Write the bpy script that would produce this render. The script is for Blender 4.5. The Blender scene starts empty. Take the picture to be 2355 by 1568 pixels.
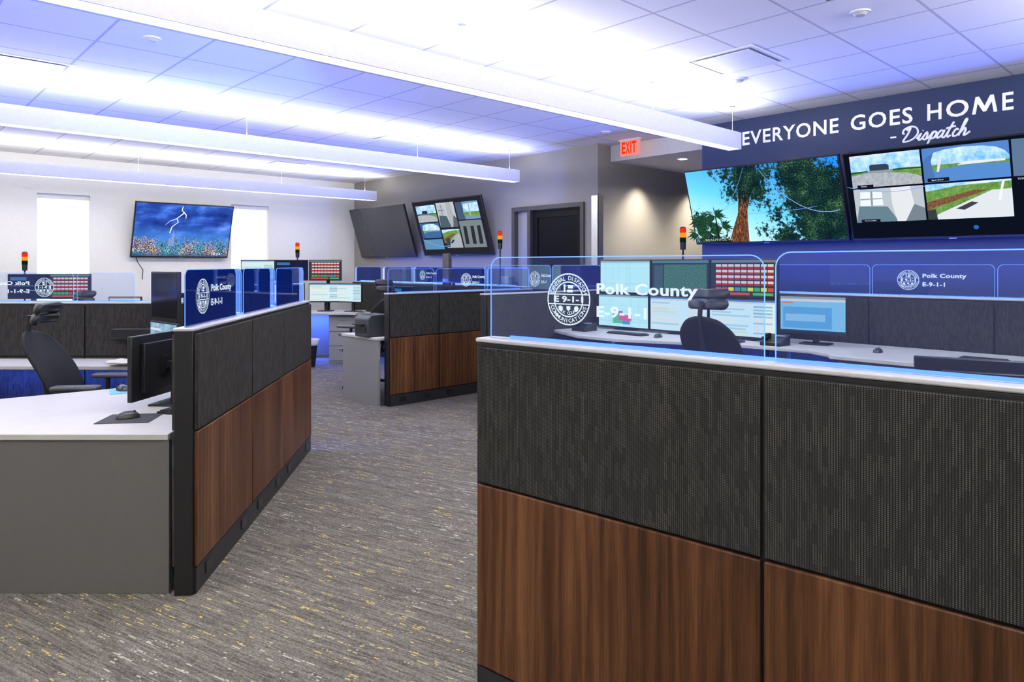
import bpy, bmesh, math, random
from mathutils import Matrix, Vector
random.seed(7)
rad=math.radians
RA=rad(43.2); CA,SA=math.cos(RA),math.sin(RA)
def ab(a,b): return (a*CA-b*SA, a*SA+b*CA)
FACE_W=rad(-46.8)   # things facing away from the navy / grey wall
FACE_B=RA           # things facing away from the window wall
scn=bpy.context.scene
COL=scn.collection
# ------------------------------------------------------------------ nodes
def g(nt,typ,ins=None,**props):
    n=nt.nodes.new(typ)
    for k,v in props.items(): setattr(n,k,v)
    for k,v in (ins or {}).items():
        s=n.inputs[k]
        if isinstance(v,bpy.types.NodeSocket): nt.links.new(v,s)
        else: s.default_value=v
    return n
def col4(c): return (c[0],c[1],c[2],1.0)
def ma(nt,op,a,b_=None): 
    d={0:a}
    if b_ is not None: d[1]=b_
    return g(nt,'ShaderNodeMath',d,operation=op).outputs[0]
MC={}
def new_mat(name):
    m=bpy.data.materials.new(name); m.use_nodes=True
    nt=m.node_tree; b=nt.nodes['Principled BSDF']
    return m,nt,b
def mat(name,c,rough=.5,metal=0,noise=.06,scale=30,bump=0,em=None,es=0,spec=.5):
    if name in MC: return MC[name]
    m,nt,b=new_mat(name)
    tc=g(nt,'ShaderNodeTexCoord')
    nz=g(nt,'ShaderNodeTexNoise',{'Vector':tc.outputs['Object'],'Scale':scale,'Detail':3.0})
    hi=tuple(min(1,x*(1+noise)) for x in c); lo=tuple(x*(1-noise) for x in c)
    r=g(nt,'ShaderNodeMix',{0:nz.outputs[0],6:col4(lo),7:col4(hi)},data_type='RGBA')
    nt.links.new(r.outputs[2],b.inputs['Base Color'])
    b.inputs['Roughness'].default_value=rough; b.inputs['Metallic'].default_value=metal
    b.inputs['Specular IOR Level'].default_value=spec
    if bump:
        bp=g(nt,'ShaderNodeBump',{'Height':nz.outputs[0],'Strength':bump,'Distance':.002})
        nt.links.new(bp.outputs[0],b.inputs['Normal'])
    if em: b.inputs['Emission Color'].default_value=col4(em); b.inputs['Emission Strength'].default_value=es
    MC[name]=m; return m
def em(c,s=1.0):
    k='glow_%02x%02x%02x_%d'%(int(c[0]*255),int(c[1]*255),int(c[2]*255),int(s*100))
    if k in MC: return MC[k]
    m=bpy.data.materials.new(k); m.use_nodes=True; nt=m.node_tree; nt.nodes.clear()
    o=g(nt,'ShaderNodeOutputMaterial'); e=g(nt,'ShaderNodeEmission',{0:col4(c),1:s})
    nt.links.new(e.outputs[0],o.inputs[0]); MC[k]=m; return m
def m_carpet():
    m,nt,b=new_mat('carpet')
    tc0=g(nt,'ShaderNodeTexCoord').outputs['Object']
    tc=g(nt,'ShaderNodeMapping',{'Vector':tc0,'Rotation':(0,0,rad(-17))}).outputs[0]
    s=g(nt,'ShaderNodeSeparateXYZ',{0:tc}); x=s.outputs[0]; y=s.outputs[1]
    row=ma(nt,'FLOOR',ma(nt,'MULTIPLY',x,1/.006))
    roff=g(nt,'ShaderNodeTexWhiteNoise',{'W':row},noise_dimensions='1D').outputs[0]
    tuft=ma(nt,'FLOOR',ma(nt,'ADD',ma(nt,'MULTIPLY',y,1/.009),ma(nt,'MULTIPLY',roff,7.0)))
    v2=g(nt,'ShaderNodeCombineXYZ',{0:row,1:tuft}).outputs[0]
    wt=g(nt,'ShaderNodeTexWhiteNoise',{'Vector':v2},noise_dimensions='2D').outputs[0]
    def dash(mul,fy,det=2.0):
        v=g(nt,'ShaderNodeCombineXYZ',{0:ma(nt,'MULTIPLY',row,mul),1:ma(nt,'MULTIPLY',y,fy)}).outputs[0]
        return g(nt,'ShaderNodeTexNoise',{'Vector':v,'Scale':1.0,'Detail':det}).outputs[0]
    n1=dash(3.71,5.0) 
    mpb=g(nt,'ShaderNodeMapping',{'Vector':tc,'Scale':(34,1.6,1)}).outputs[0]
    nb=g(nt,'ShaderNodeTexNoise',{'Vector':mpb,'Scale':1.0,'Detail':1.0}).outputs[0]
    t=ma(nt,'ADD',ma(nt,'ADD',ma(nt,'MULTIPLY',n1,.60),ma(nt,'MULTIPLY',nb,.24)),ma(nt,'MULTIPLY',wt,.16))
    r1=g(nt,'ShaderNodeValToRGB',{0:t})
    e=r1.color_ramp.elements; e[0].position=.36;e[0].color=(.075,.067,.056,1);e[1].position=.72;e[1].color=(.28,.255,.218,1)
    q_=e.new(.52); q_.color=(.152,.137,.117,1)
    fx=ma(nt,'FRACT',ma(nt,'MULTIPLY',x,1/.006)); gap=g(nt,'ShaderNodeMapRange',{0:ma(nt,'ABSOLUTE',ma(nt,'SUBTRACT',fx,.5)),1:.25,2:.5,3:1.1,4:.55}).outputs[0]
    mul=g(nt,'ShaderNodeVectorMath',{0:r1.outputs[0],3:gap},operation='SCALE').outputs[0]
    n3=dash(9.13,9.0,0.0); f=ma(nt,'GREATER_THAN',ma(nt,'ADD',n3,ma(nt,'MULTIPLY',nb,.25)),.848)
    mp4=g(nt,'ShaderNodeMapping',{'Vector':tc,'Scale':(2.4,1.0,1)})
    n4=g(nt,'ShaderNodeTexNoise',{'Vector':mp4.outputs[0],'Scale':1.0})
    fc=g(nt,'ShaderNodeMapRange',{0:n4.outputs[0],1:.42,2:.52})
    cc=g(nt,'ShaderNodeMix',{0:fc.outputs[0],6:(.42,.40,.34,1),7:(.48,.36,.10,1)},data_type='RGBA')
    ff=ma(nt,'MULTIPLY',f,ma(nt,'GREATER_THAN',wt,.3))
    fin=g(nt,'ShaderNodeMix',{0:ff,6:mul,7:cc.outputs[2]},data_type='RGBA')
    nt.links.new(fin.outputs[2],b.inputs['Base Color'])
    b.inputs['Roughness'].default_value=.95; b.inputs['Specular IOR Level'].default_value=.1
    return m
def m_fabric(name,dark,light):
    m,nt,b=new_mat(name)
    tc=g(nt,'ShaderNodeTexCoord').outputs['Object']
    s=g(nt,'ShaderNodeSeparateXYZ',{0:tc})
    v=g(nt,'ShaderNodeCombineXYZ',{0:s.outputs[2],1:s.outputs[0]})
    br=g(nt,'ShaderNodeTexBrick',{'Vector':v.outputs[0],'Color1':(0,0,0,1),'Color2':(1,1,1,1),'Mortar':(0,0,0,1),'Scale':1.0,'Mortar Size':.0,'Bias':0.0,'Brick Width':.05,'Row Height':.0125})
    br.offset=.37
    def stripe(sock,per,w): return ma(nt,'LESS_THAN',ma(nt,'FRACT',ma(nt,'MULTIPLY',sock,1/per)),w)
    pr=ma(nt,'MULTIPLY',stripe(s.outputs[0],.00625,.5),stripe(s.outputs[2],.0046,.6))
    bm_=g(nt,'ShaderNodeMapRange',{0:br.outputs[0],1:.1,2:.9,3:.38,4:1.0}).outputs[0]
    fac=ma(nt,'MULTIPLY',pr,bm_)
    mx=g(nt,'ShaderNodeMix',{0:fac,6:col4(dark),7:col4(light)},data_type='RGBA')
    nt.links.new(mx.outputs[2],b.inputs['Base Color']); b.inputs['Roughness'].default_value=.9
    b.inputs['Specular IOR Level'].default_value=.15
    return m
def m_wood():
    m,nt,b=new_mat('walnut')
    tc=g(nt,'ShaderNodeTexCoord').outputs['Object']
    mp=g(nt,'ShaderNodeMapping',{'Vector':tc,'Scale':(1,1,.10)}).outputs[0]
    wv=g(nt,'ShaderNodeTexWave',{'Vector':mp,'Scale':6.5,'Distortion':7.0,'Detail':4.0,'Detail Scale':1.6,'Detail Roughness':.65},wave_type='BANDS',bands_direction='X').outputs[1]
    mpn=g(nt,'ShaderNodeMapping',{'Vector':tc,'Scale':(7,7,.45)}).outputs[0]
    n=g(nt,'ShaderNodeTexNoise',{'Vector':mpn,'Scale':1.0,'Detail':4.0}).outputs[0]
    mp2=g(nt,'ShaderNodeMapping',{'Vector':tc,'Scale':(230,230,4.5)}).outputs[0]
    n2=g(nt,'ShaderNodeTexNoise',{'Vector':mp2,'Scale':1.0,'Detail':3.0,'Roughness':.75}).outputs[0]
    a=ma(nt,'ADD',ma(nt,'MULTIPLY',wv,.14),ma(nt,'MULTIPLY',n,.75))
    a=ma(nt,'ADD',a,ma(nt,'MULTIPLY',n2,.50))
    r=g(nt,'ShaderNodeValToRGB',{0:a}); e=r.color_ramp.elements
    e[0].position=.46;e[0].color=(.030,.011,.0045,1); e[1].position=.95;e[1].color=(.195,.085,.034,1)
    x=e.new(.70); x.color=(.095,.036,.0135,1)
    nt.links.new(r.outputs[0],b.inputs['Base Color']); b.inputs['Roughness'].default_value=.45; b.inputs['Specular IOR Level'].default_value=.3
    return m
def m_ceiling():
    m,nt,b=new_mat('ceiling_tiles')
    tc=g(nt,'ShaderNodeTexCoord').outputs['Object']; s=g(nt,'ShaderNodeSeparateXYZ',{0:tc})
    def line(sock,off): return ma(nt,'LESS_THAN',ma(nt,'FRACT',ma(nt,'MULTIPLY',ma(nt,'ADD',sock,-off),1/.61)),.03)
    l=ma(nt,'MAXIMUM',line(s.outputs[0],.63),line(s.outputs[1],1.39))
    n=g(nt,'ShaderNodeTexNoise',{'Vector':tc,'Scale':220.0,'Detail':1.0})
    t=g(nt,'ShaderNodeMix',{0:n.outputs[0],6:(.76,.76,.76,1),7:(.84,.84,.84,1)},data_type='RGBA')
    mx=g(nt,'ShaderNodeMix',{0:l,6:t.outputs[2],7:(.50,.50,.55,1)},data_type='RGBA')
    nt.links.new(mx.outputs[2],b.inputs['Base Color']); b.inputs['Roughness'].default_value=.9
    b.inputs['Specular IOR Level'].default_value=.1
    return m
def m_glass():
    m=bpy.data.materials.new('glass_blue_glow'); m.use_nodes=True; nt=m.node_tree; nt.nodes.clear()
    o=g(nt,'ShaderNodeOutputMaterial'); t=g(nt,'ShaderNodeBsdfTransparent',{0:(.90,.94,1,1)})
    gl=g(nt,'ShaderNodeBsdfGlossy',{0:(1,1,1,1),'Roughness':.02}); f=g(nt,'ShaderNodeFresnel',{0:1.33})
    e=g(nt,'ShaderNodeEmission',{0:(.02,.10,1,1),1:.018})  # blue glow added to the pane, standing in for scattered edge light
    mx=g(nt,'ShaderNodeMixShader',{0:f.outputs[0],1:t.outputs[0],2:gl.outputs[0]})
    ad=g(nt,'ShaderNodeAddShader',{0:mx.outputs[0],1:e.outputs[0]})
    nt.links.new(ad.outputs[0],o.inputs[0]); return m
def m_etch(a=.88):
    m=bpy.data.materials.new('etched_white_glow'); m.use_nodes=True; nt=m.node_tree; nt.nodes.clear()
    o=g(nt,'ShaderNodeOutputMaterial'); t=g(nt,'ShaderNodeBsdfTransparent'); e=g(nt,'ShaderNodeEmission',{0:(.75,.88,1,1),1:1.15})  # etching shines by its own emission instead of catching the edge light
    mx=g(nt,'ShaderNodeMixShader',{0:a,1:t.outputs[0],2:e.outputs[0]}); nt.links.new(mx.outputs[0],o.inputs[0]); return m
CARPET=m_carpet(); FAB=m_fabric('charcoal_fabric',(.018,.0175,.017),(.108,.101,.090)); WOOD=m_wood(); CEIL=m_ceiling(); GLASS=m_glass(); ETCH=m_etch()
BLACK=mat('black_plastic',(.010,.010,.011),.4); BLKMESH=mat('black_mesh_fabric',(.012,.012,.013),.7,bump=.4,scale=400,spec=.3)
GREYLAM=mat('grey_laminate',(.125,.121,.112),.5); DESK=mat('pale_laminate',(.50,.485,.45),.5,scale=12)
CAP=mat('silver_cap',(.50,.50,.51),.35); NAVY=mat('navy_paint',(.022,.040,.115),.6); WWHITE=mat('white_paint',(.69,.68,.64),.8)
WGREY=mat('grey_paint',(.26,.245,.22),.8); STEEL=mat('brushed_steel',(.6,.6,.6),.3,1); WHITEPL=mat('white_plastic',(.74,.74,.74),.5)
FIX=mat('fixture_white',(.90,.90,.89),.5); DARKFR=mat('bronze_frame',(.05,.047,.043),.5); SCROFF=mat('screen_glass_off',(.01,.01,.013),.15)
BLUE=em((.12,.26,1),2.6); DIFF=em((1,.99,.98),4.5); SHADE=em((1,1,1),1.6)
# ------------------------------------------------------------------ mesh builder
class B:
    def __init__(s): s.bm=bmesh.new()
    def box(s,x0,y0,z0,x1,y1,z1,mi=0,M=None):
        v=[s.bm.verts.new((x,y,z)) for x in(x0,x1) for y in(y0,y1) for z in(z0,z1)]
        if M: 
            for q in v: q.co=M@q.co
        for f in((0,1,3,2),(4,6,7,5),(0,4,5,1),(2,3,7,6),(0,2,6,4),(1,5,7,3)):
            s.bm.faces.new([v[i] for i in f]).material_index=mi
        return s
    def cyl(s,p0,p1,r0,r1=None,seg=14,mi=0,caps=True):
        r1=r0 if r1 is None else r1
        p0=Vector(p0);p1=Vector(p1); d=(p1-p0).normalized()
        u=d.orthogonal().normalized(); w=d.cross(u)
        A=[];C=[]
        for i in range(seg):
            t=2*math.pi*i/seg; o=u*math.cos(t)+w*math.sin(t)
            A.append(s.bm.verts.new(p0+o*r0)); C.append(s.bm.verts.new(p1+o*r1))
        for i in range(seg):
            j=(i+1)%seg; s.bm.faces.new((A[i],A[j],C[j],C[i])).material_index=mi
        if caps:
            s.bm.faces.new(A[::-1]).material_index=mi; s.bm.faces.new(C).material_index=mi
        return s
    def sweep(s,pts,r,seg=8,mi=0):
        """one continuous round tube through the points"""
        pts=[Vector(p) for p in pts]; rings=[]; u=None
        for i,p in enumerate(pts):
            d=((pts[min(i+1,len(pts)-1)]-p).normalized()+(p-pts[max(i-1,0)]).normalized())
            d=d.normalized() if d.length>1e-6 else Vector((0,0,1))
            if u is None: u=d.orthogonal().normalized()
            else: u=(u-d*u.dot(d)).normalized()
            w=d.cross(u); rings.append([s.bm.verts.new(p+(u*math.cos(2*math.pi*k/seg)+w*math.sin(2*math.pi*k/seg))*r) for k in range(seg)])
        for a,b in zip(rings,rings[1:]):
            for k in range(seg):
                j=(k+1)%seg; s.bm.faces.new((a[k],a[j],b[j],b[k])).material_index=mi
        s.bm.faces.new(rings[0][::-1]).material_index=mi; s.bm.faces.new(rings[-1]).material_index=mi
        return s
    tube=sweep
    def prism(s,pts,z0,z1,mi=0,axis='z'):
        f=(lambda p,z:(p[0],p[1],z)) if axis=='z' else (lambda p,z:(p[0],z,p[1]))
        A=[s.bm.verts.new(f(p,z0)) for p in pts]; C=[s.bm.verts.new(f(p,z1)) for p in pts]
        n=len(pts)
        for i in range(n):
            j=(i+1)%n; s.bm.faces.new((A[i],A[j],C[j],C[i])).material_index=mi
        s.bm.faces.new(A[::-1]).material_index=mi; s.bm.faces.new(C).material_index=mi
        return s
    def poly(s,pts,mi=0):
        s.bm.faces.new([s.bm.verts.new(p) for p in pts]).material_index=mi; return s
    def ball(s,c,rx,ry,rz,mi=0,seg=16):
        r=bmesh.ops.create_uvsphere(s.bm,u_segments=seg,v_segments=seg//2,radius=1)
        for v in r['verts']: v.co=Vector((c[0]+v.co.x*rx,c[1]+v.co.y*ry,c[2]+v.co.z*rz))
        for v in r['verts']:
            for f in v.link_faces: f.material_index=mi
        return s
    def grid(s,fn,nu,nv,mi=0):
        V=[[s.bm.verts.new(fn(i/nu,j/nv)) for j in range(nv+1)] for i in range(nu+1)]
        for i in range(nu):
            for j in range(nv): s.bm.faces.new((V[i][j],V[i+1][j],V[i+1][j+1],V[i][j+1])).material_index=mi
        return s
    def add_mesh(s,me,M,mi=0):
        n=len(s.bm.verts); nf=len(s.bm.faces); s.bm.from_mesh(me); s.bm.verts.ensure_lookup_table(); s.bm.faces.ensure_lookup_table()
        for v in s.bm.verts[n:]: v.co=M@v.co
        for f in s.bm.faces[nf:]: f.material_index=mi
        return s
    def done(s,name,mats,parent=None,loc=(0,0,0),rot=(0,0,0),bevel=0,smooth=True,solid=0,sub=0,recalc=True,label=None):
        if recalc: bmesh.ops.recalc_face_normals(s.bm,faces=s.bm.faces)
        me=bpy.data.meshes.new(name); s.bm.to_mesh(me); s.bm.free()
        if not isinstance(mats,(list,tuple)): mats=[mats]
        for m in mats: me.materials.append(m)
        if smooth:
            me.shade_smooth(); me.set_sharp_from_angle(angle=rad(38))
        o=bpy.data.objects.new(name,me); COL.objects.link(o); o.location=loc; o.rotation_euler=rot
        if parent: o.parent=parent
        if solid: md=o.modifiers.new('s','SOLIDIFY'); md.thickness=solid; md.offset=0
        if bevel: md=o.modifiers.new('b','BEVEL'); md.width=bevel; md.segments=2; md.limit_method='ANGLE'
        if sub: md=o.modifiers.new('u','SUBSURF'); md.levels=sub; md.render_levels=sub
        if label: o['label']=label
        return o
def thing(name,label,cat,loc,rz=0,rx=0,group=None):
    o=bpy.data.objects.new(name,None); COL.objects.link(o); o.empty_display_size=.1
    o.location=loc if len(loc)==3 else (loc[0],loc[1],0); o.rotation_euler=(rx,0,rz)
    o['label']=label; o['category']=cat
    if group: o['group']=group
    return o
def tag(o,label,cat,group=None):
    o['label']=label; o['category']=cat
    if group: o['group']=group
    return o
def struct(name,b,mats,**k):
    o=b.done(name,mats,rot=(0,0,RA),smooth=False,**k); o['kind']='structure'; return o
def text_mesh(body,size=1,offset=0,shear=0,align='LEFT',ext=0.0,space=1):
    cu=bpy.data.curves.new('t','FONT'); cu.body=body; cu.size=size; cu.offset=offset; cu.shear=shear; cu.align_x=align; cu.extrude=ext; cu.space_character=space; cu.resolution_u=3
    ob=bpy.data.objects.new('t',cu); COL.objects.link(ob); bpy.context.view_layer.update()
    me=bpy.data.meshes.new_from_object(ob.evaluated_get(bpy.context.evaluated_depsgraph_get()))
    bpy.data.objects.remove(ob); bpy.data.curves.remove(cu); return me
def fit_text(b,body,x0,z0,w,h,y,mi=0,flip=False,offset=.02,space=1.05,shear=0):
    """place lettering standing in the local xz plane facing -y, fitted to w x h (cap height)"""
    me=text_mesh(body,1,offset,shear,space=space)
    xs=[v.co.x for v in me.vertices]; ys=[v.co.y for v in me.vertices]
    sx=w/(max(xs)-min(xs)); sz=h/(max(ys)-min(ys)); mx=min(xs); my=min(ys)
    M=Matrix(((sx*(-1 if flip else 1),0,0,x0+(w if flip else 0)-mx*sx*(-1 if flip else 1)),(0,0,-1,y),(0,sz,0,z0-my*sz),(0,0,0,1)))
    b.add_mesh(me,M,mi); bpy.data.meshes.remove(me)
# ------------------------------------------------------------------ ROOM
HC=3.15; AW=7.1; BW=12.06
o=struct('floor',B().box(-5,-4,-.1,12.2,BW+.2,0),CARPET)
o=struct('ceiling',B().box(-5,-4,HC,12.2,BW+.2,HC+.1),CEIL)
W=[(1.91,2.58),(4.705,5.37)]
b=B(); xs=[-5]+[v for w in W for v in w]+[AW+.15]
for i in range(0,len(xs),2): b.box(xs[i],BW,0,xs[i+1],BW+.14,HC)
for w in W: b.box(w[0],BW,0,w[1],BW+.14,.9); b.box(w[0],BW,2.6,w[1],BW+.14,HC)
struct('wall_north',b,WWHITE)
for i,w in enumerate(W):
    b=B(); b.box(w[0],BW+.09,.9,w[1],BW+.1,2.6,0)
    b.box(w[0],BW+.05,2.53,w[1],BW+.09,2.6,1); b.box(w[0]+.02,BW+.075,.92,w[1]-.02,BW+.085,.95,1)
    struct('window_%d'%(i+1),b,[SHADE,WHITEPL])
    b=B().box(w[0]-.03,BW-.03,.87,w[1]+.03,BW+.09,.9); struct('trim_%d'%(i+1),b,WHITEPL)
D0,D1,DH=6.14,7.54,2.40
b=B().box(AW,6.03,0,AW+.15,D0,HC).box(AW,D1,0,AW+.15,BW,HC).box(AW,D0,DH,AW+.15,D1,HC)
struct('wall_east_grey',b,WGREY)
struct('wall_corridor',B().box(AW,5.915,0,12.1,6.03,HC),WGREY)
struct('wall_corridor_end',B().box(12,4.36,0,12.1,5.92,HC),WGREY)
struct('ceiling_soffit',B().box(7.37,4.36,2.936,12,5.915,HC-.001),WWHITE)
struct('wall_east_navy',B().box(AW,-4,0,AW+.15,4.364,HC).box(AW+.15,4.25,0,12,4.36,HC),NAVY)
struct('wall_west',B().box(-5.1,-4,0,-5,BW,HC),WWHITE)
struct('wall_south',B().box(-5,-4.1,0,AW,-4,HC),WWHITE)
struct('baseboard_east',B().box(AW-.012,6.03,0,AW,D0-.02,.1).box(AW-.012,D1+.02,0,AW,BW,.1).box(AW-.012,-4,0,AW,4.36,.1),BLACK)
struct('baseboard_north',B().box(-5,BW-.012,0,AW-.012,BW,.1),BLACK)
# door with sidelight
b=B(); fw=.06
b.box(AW-.03,D0,0,AW+.14,D0+fw,DH,0).box(AW-.03,D1-fw,0,AW+.14,D1,DH,0).box(AW-.03,D0+fw,DH-fw,AW+.14,D1-fw,DH,0)
b.box(AW-.02,7.16,0,AW+.12,7.22,DH-fw,0)
b.box(AW+.05,7.22,.1,AW+.06,D1-fw,DH-fw,1).box(AW+.02,7.22,0,AW+.08,D1-fw,.1,0)
struct('door_1',b,[DARKFR,mat('sidelight_glass',(.25,.25,.25),.2)])
b=B(); b.box(AW+.03,D0+fw+.005,0.01,AW+.07,D0+fw+.10,DH-fw-.01,0).box(AW+.03,7.06,.01,AW+.07,7.155,DH-fw-.01,0)
b.box(AW+.03,D0+fw+.10,DH-.17,AW+.07,7.06,DH-fw-.01,0).box(AW+.03,D0+fw+.10,.01,AW+.07,7.06,.3,0).box(AW+.045,D0+fw+.10,.3,AW+.055,7.06,DH-.17,1)
b.box(AW-.02,7.05,1.0,AW+.03,7.11,1.03,2).box(AW-.02,6.95,1.0,AW-.005,7.11,1.03,2)
struct('door_2',b,[mat('dark_door',(.008,.007,.007),.5,spec=.12),mat('dark_glass',(.004,.004,.005),.4,spec=.1),STEEL])
struct('trim_3',B().box(AW-.006,5.905,0.1,AW+.10,5.915,2.47).box(AW-.006,5.905,.1,AW,6.02,2.47),STEEL)
# wall plate / thermostat
o=thing('light_switch','white wall plate with switches beside the door frame','light switch',(*ab(AW,7.72),1.33),FACE_W)
B().box(-.09,-.012,-.055,.09,0,.055).done('switch_plate',WHITEPL,o,bevel=.003)
for x in(-.04,.04): B().box(x-.012,-.018,-.025,x+.012,-.012,.025).done('switch_rocker',mat('switch_grey',(.5,.5,.5),.4),o)
# exit sign
o=thing('exit_sign','red illuminated EXIT sign mounted under the ceiling','sign',(*ab(7.14,5.42),3.04),FACE_W)
B().box(-.15,-.012,-.1,.15,.012,.1).done('sign_panel',em((1,.36,.33),.8),o)
B().box(-.16,-.025,.09,.16,.025,.108).done('sign_housing',WHITEPL,o)
for i,(ch,x,w) in enumerate((('E',-.122,.055),('X',-.060,.065),('I',.012,.016),('T',.036,.07))):
    b=B(); fit_text(b,ch,x,-.075,w,.15,-.014,offset=.035); b.done('sign_letter',em((1,.02,.0),1.6),o,smooth=False)
# ceiling furniture
def diffuser(a,b_,s=.29):
    o=thing('air_diffuser','white square ceiling air diffuser','air vent',(*ab(a,b_),HC),RA,group='ceiling air diffusers')
    b=B(); b.box(-s,-s,-.006,-s+.03,s,0).box(s-.03,-s,-.006,s,s,0).box(-s+.03,-s,-.006,s-.03,-s+.03,0).box(-s+.03,s-.03,-.006,s-.03,s,0)
    b.done('vent_frame',WHITEPL,o)
    B().box(-s+.03,-s+.03,-.003,s-.03,s-.03,-.001).done('vent_recess',mat('vent_grey',(.45,.45,.47),.8),o)
    B().box(-s+.055,-s+.055,-.012,s-.055,s-.055,-.008).box(-.03,-.03,-.008,.03,.03,0).done('vent_plate',WHITEPL,o)
for a,b_ in((5.02,2.79),(5.0,7.4),(4.93,10.5),(.99,6.75)): diffuser(a,b_)
def detector(a,b_,kind=0):
    nm=['smoke_detector','dome_camera'][kind]
    o=thing(nm,['round white smoke detector on the ceiling tiles','small dark dome security camera on the ceiling'][kind],['smoke detector','security camera'][kind],(*ab(a,b_),HC),0,group='ceiling detectors' if not kind else None)
    B().cyl((0,0,0),(0,0,-.010),.06 if not kind else .05,seg=24).done('mounting_base',WHITEPL,o)
    if kind: B().ball((0,0,-.012),.035,.035,.03).done('dome',SCROFF,o)
    else: B().cyl((0,0,-.010),(0,0,-.026),.045,.03,24).done('sensor_cap',mat('sensor_grey',(.5,.5,.5),.5),o)
for a,b_ in((1.52,5.32),(5.54,3.05),(4.62,1.71),(3.98,8.51),(6.55,5.33),(2.46,7.5)): detector(a,b_)
detector(4.17,1.72,1)
# downlights in soffit
for a,b_ in((7.83,5.1),(9.4,5.1)):
    o=thing('downlight','round recessed downlight in the corridor soffit','ceiling light',(*ab(a,b_),2.936),group='corridor downlights')
    B().cyl((0,0,-.008),(0,0,-.001),.085,.085,24).done('trim_ring',WHITEPL,o)
    B().cyl((0,0,-.010),(0,0,-.008),.06,.06,24).done('lens',em((1,.95,.85),4),o)
    l=bpy.data.lights.new('downlight_lamp','SPOT'); l.energy=210; l.spot_size=rad(150); l.spot_blend=1; l.color=(1,.9,.76); l.shadow_soft_size=.06
    ob=bpy.data.objects.new('downlight_lamp',l); COL.objects.link(ob); ob.location=(0,0,-.02); ob.parent=o
for a in (7.95,9.3):
    o=thing('wall_washer','small recessed wall washer light in the corridor soffit','ceiling light',(*ab(a,5.62),2.936),group='corridor wall washers')
    B().cyl((0,0,-.006),(0,0,-.001),.05,.05,20).done('trim_ring',WHITEPL,o)
    l=bpy.data.lights.new('washer_lamp','SPOT'); l.energy=150; l.spot_size=rad(96); l.spot_blend=.8; l.color=(1,.90,.72); l.shadow_soft_size=.04
    ob=bpy.data.objects.new('washer_lamp',l); COL.objects.link(ob); ob.location=(0,0,-.02); ob.parent=o
# pendant beams
def area(name,loc,rot,sx,sy,e,col,parent=None):
    l=bpy.data.lights.new(name,'AREA'); l.shape='RECTANGLE'; l.size=sx; l.size_y=sy; l.energy=e; l.color=col
    ob=bpy.data.objects.new(name,l); COL.objects.link(ob); ob.location=loc; ob.rotation_euler=rot
    if parent: ob.parent=parent
    return ob
def beam(b_,a1,up,tilt,a0=-3.6,down=0):
    zb=2.71; ht=.165; w=.14
    o=thing('pendant_light','long white linear pendant light hung on thin cables','pendant light',(*ab(a0,b_),zb),RA,group='linear pendant lights')
    L=a1-a0
    b=B(); b.box(0,0,0,L,.012,ht).box(0,w-.012,0,L,w,ht).box(0,.012,ht-.04,L,w-.012,ht-.03).box(0,.012,0,.012,w-.012,ht).box(L-.012,.012,0,L,w-.012,ht)
    b.done('housing',FIX,o,smooth=False)
    B().box(.012,.012,.004,L-.012,w-.012,.012).done('diffuser',DIFF,o,smooth=False)
    for a in(6.6,5.05,2.92,.75,-1.4,-3.5):
        if a>a1-.03: a=a1-.05
        B().cyl((a-a0,w/2,ht-.03),(a-a0,w/2,HC-zb-.008),.0025,seg=6).cyl((a-a0,w/2,HC-zb-.01),(a-a0,w/2,HC-zb-.0005),.03,seg=14).done('suspension_cable',STEEL,o)
    for k in(-1,1): area('uplight',(L/2,w/2+k*.03,ht+.02),(math.pi+k*rad(tilt),0,0),L-.1,.06,up,(1,.98,.95),o)
    area('downlight_strip',(L/2,w/2,-.004),(0,0,0),L-.1,.1,down,(1,.97,.92),o)
beam(3.52,6.45,98,41,down=78); beam(7.01,6.73,66,34,down=75); beam(10.78,6.8,60,36,down=72); beam(0.0,6.4,145,52,down=85)
# ------------------------------------------------------------------ navy wall lettering
o=thing('wall_lettering','white capital letters EVERYONE GOES HOME on the navy wall','sign',(*ab(AW,3.86),0),FACE_W)
LET=mat('white_vinyl_glow',(.85,.85,.9),.5,em=(.8,.82,1),es=.35)  # emission added to the vinyl so the unlit letters glow slightly
for body,x,w in(('EVERYONE',0,1.03),('GOES',1.145,.55),('H',1.815,.115),('O',1.965,.175),('E',2.385,.08)):
    b=B(); fit_text(b,body,x,2.862,w,.15,-.006,offset=.016,space=1.1); b.done('lettering',LET,o,smooth=False)
MM=[(0,0),(.14,0),(.22,.62),(.44,.1),(.56,.1),(.78,.62),(.86,0),(1,0),(.86,1),(.72,1),(.5,.42),(.28,1),(.14,1)]
B().prism([(2.165+x*.185,2.862+z*.15) for x,z in MM],-.008,-.002,axis='y').done('lettering',LET,o,smooth=False)
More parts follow.
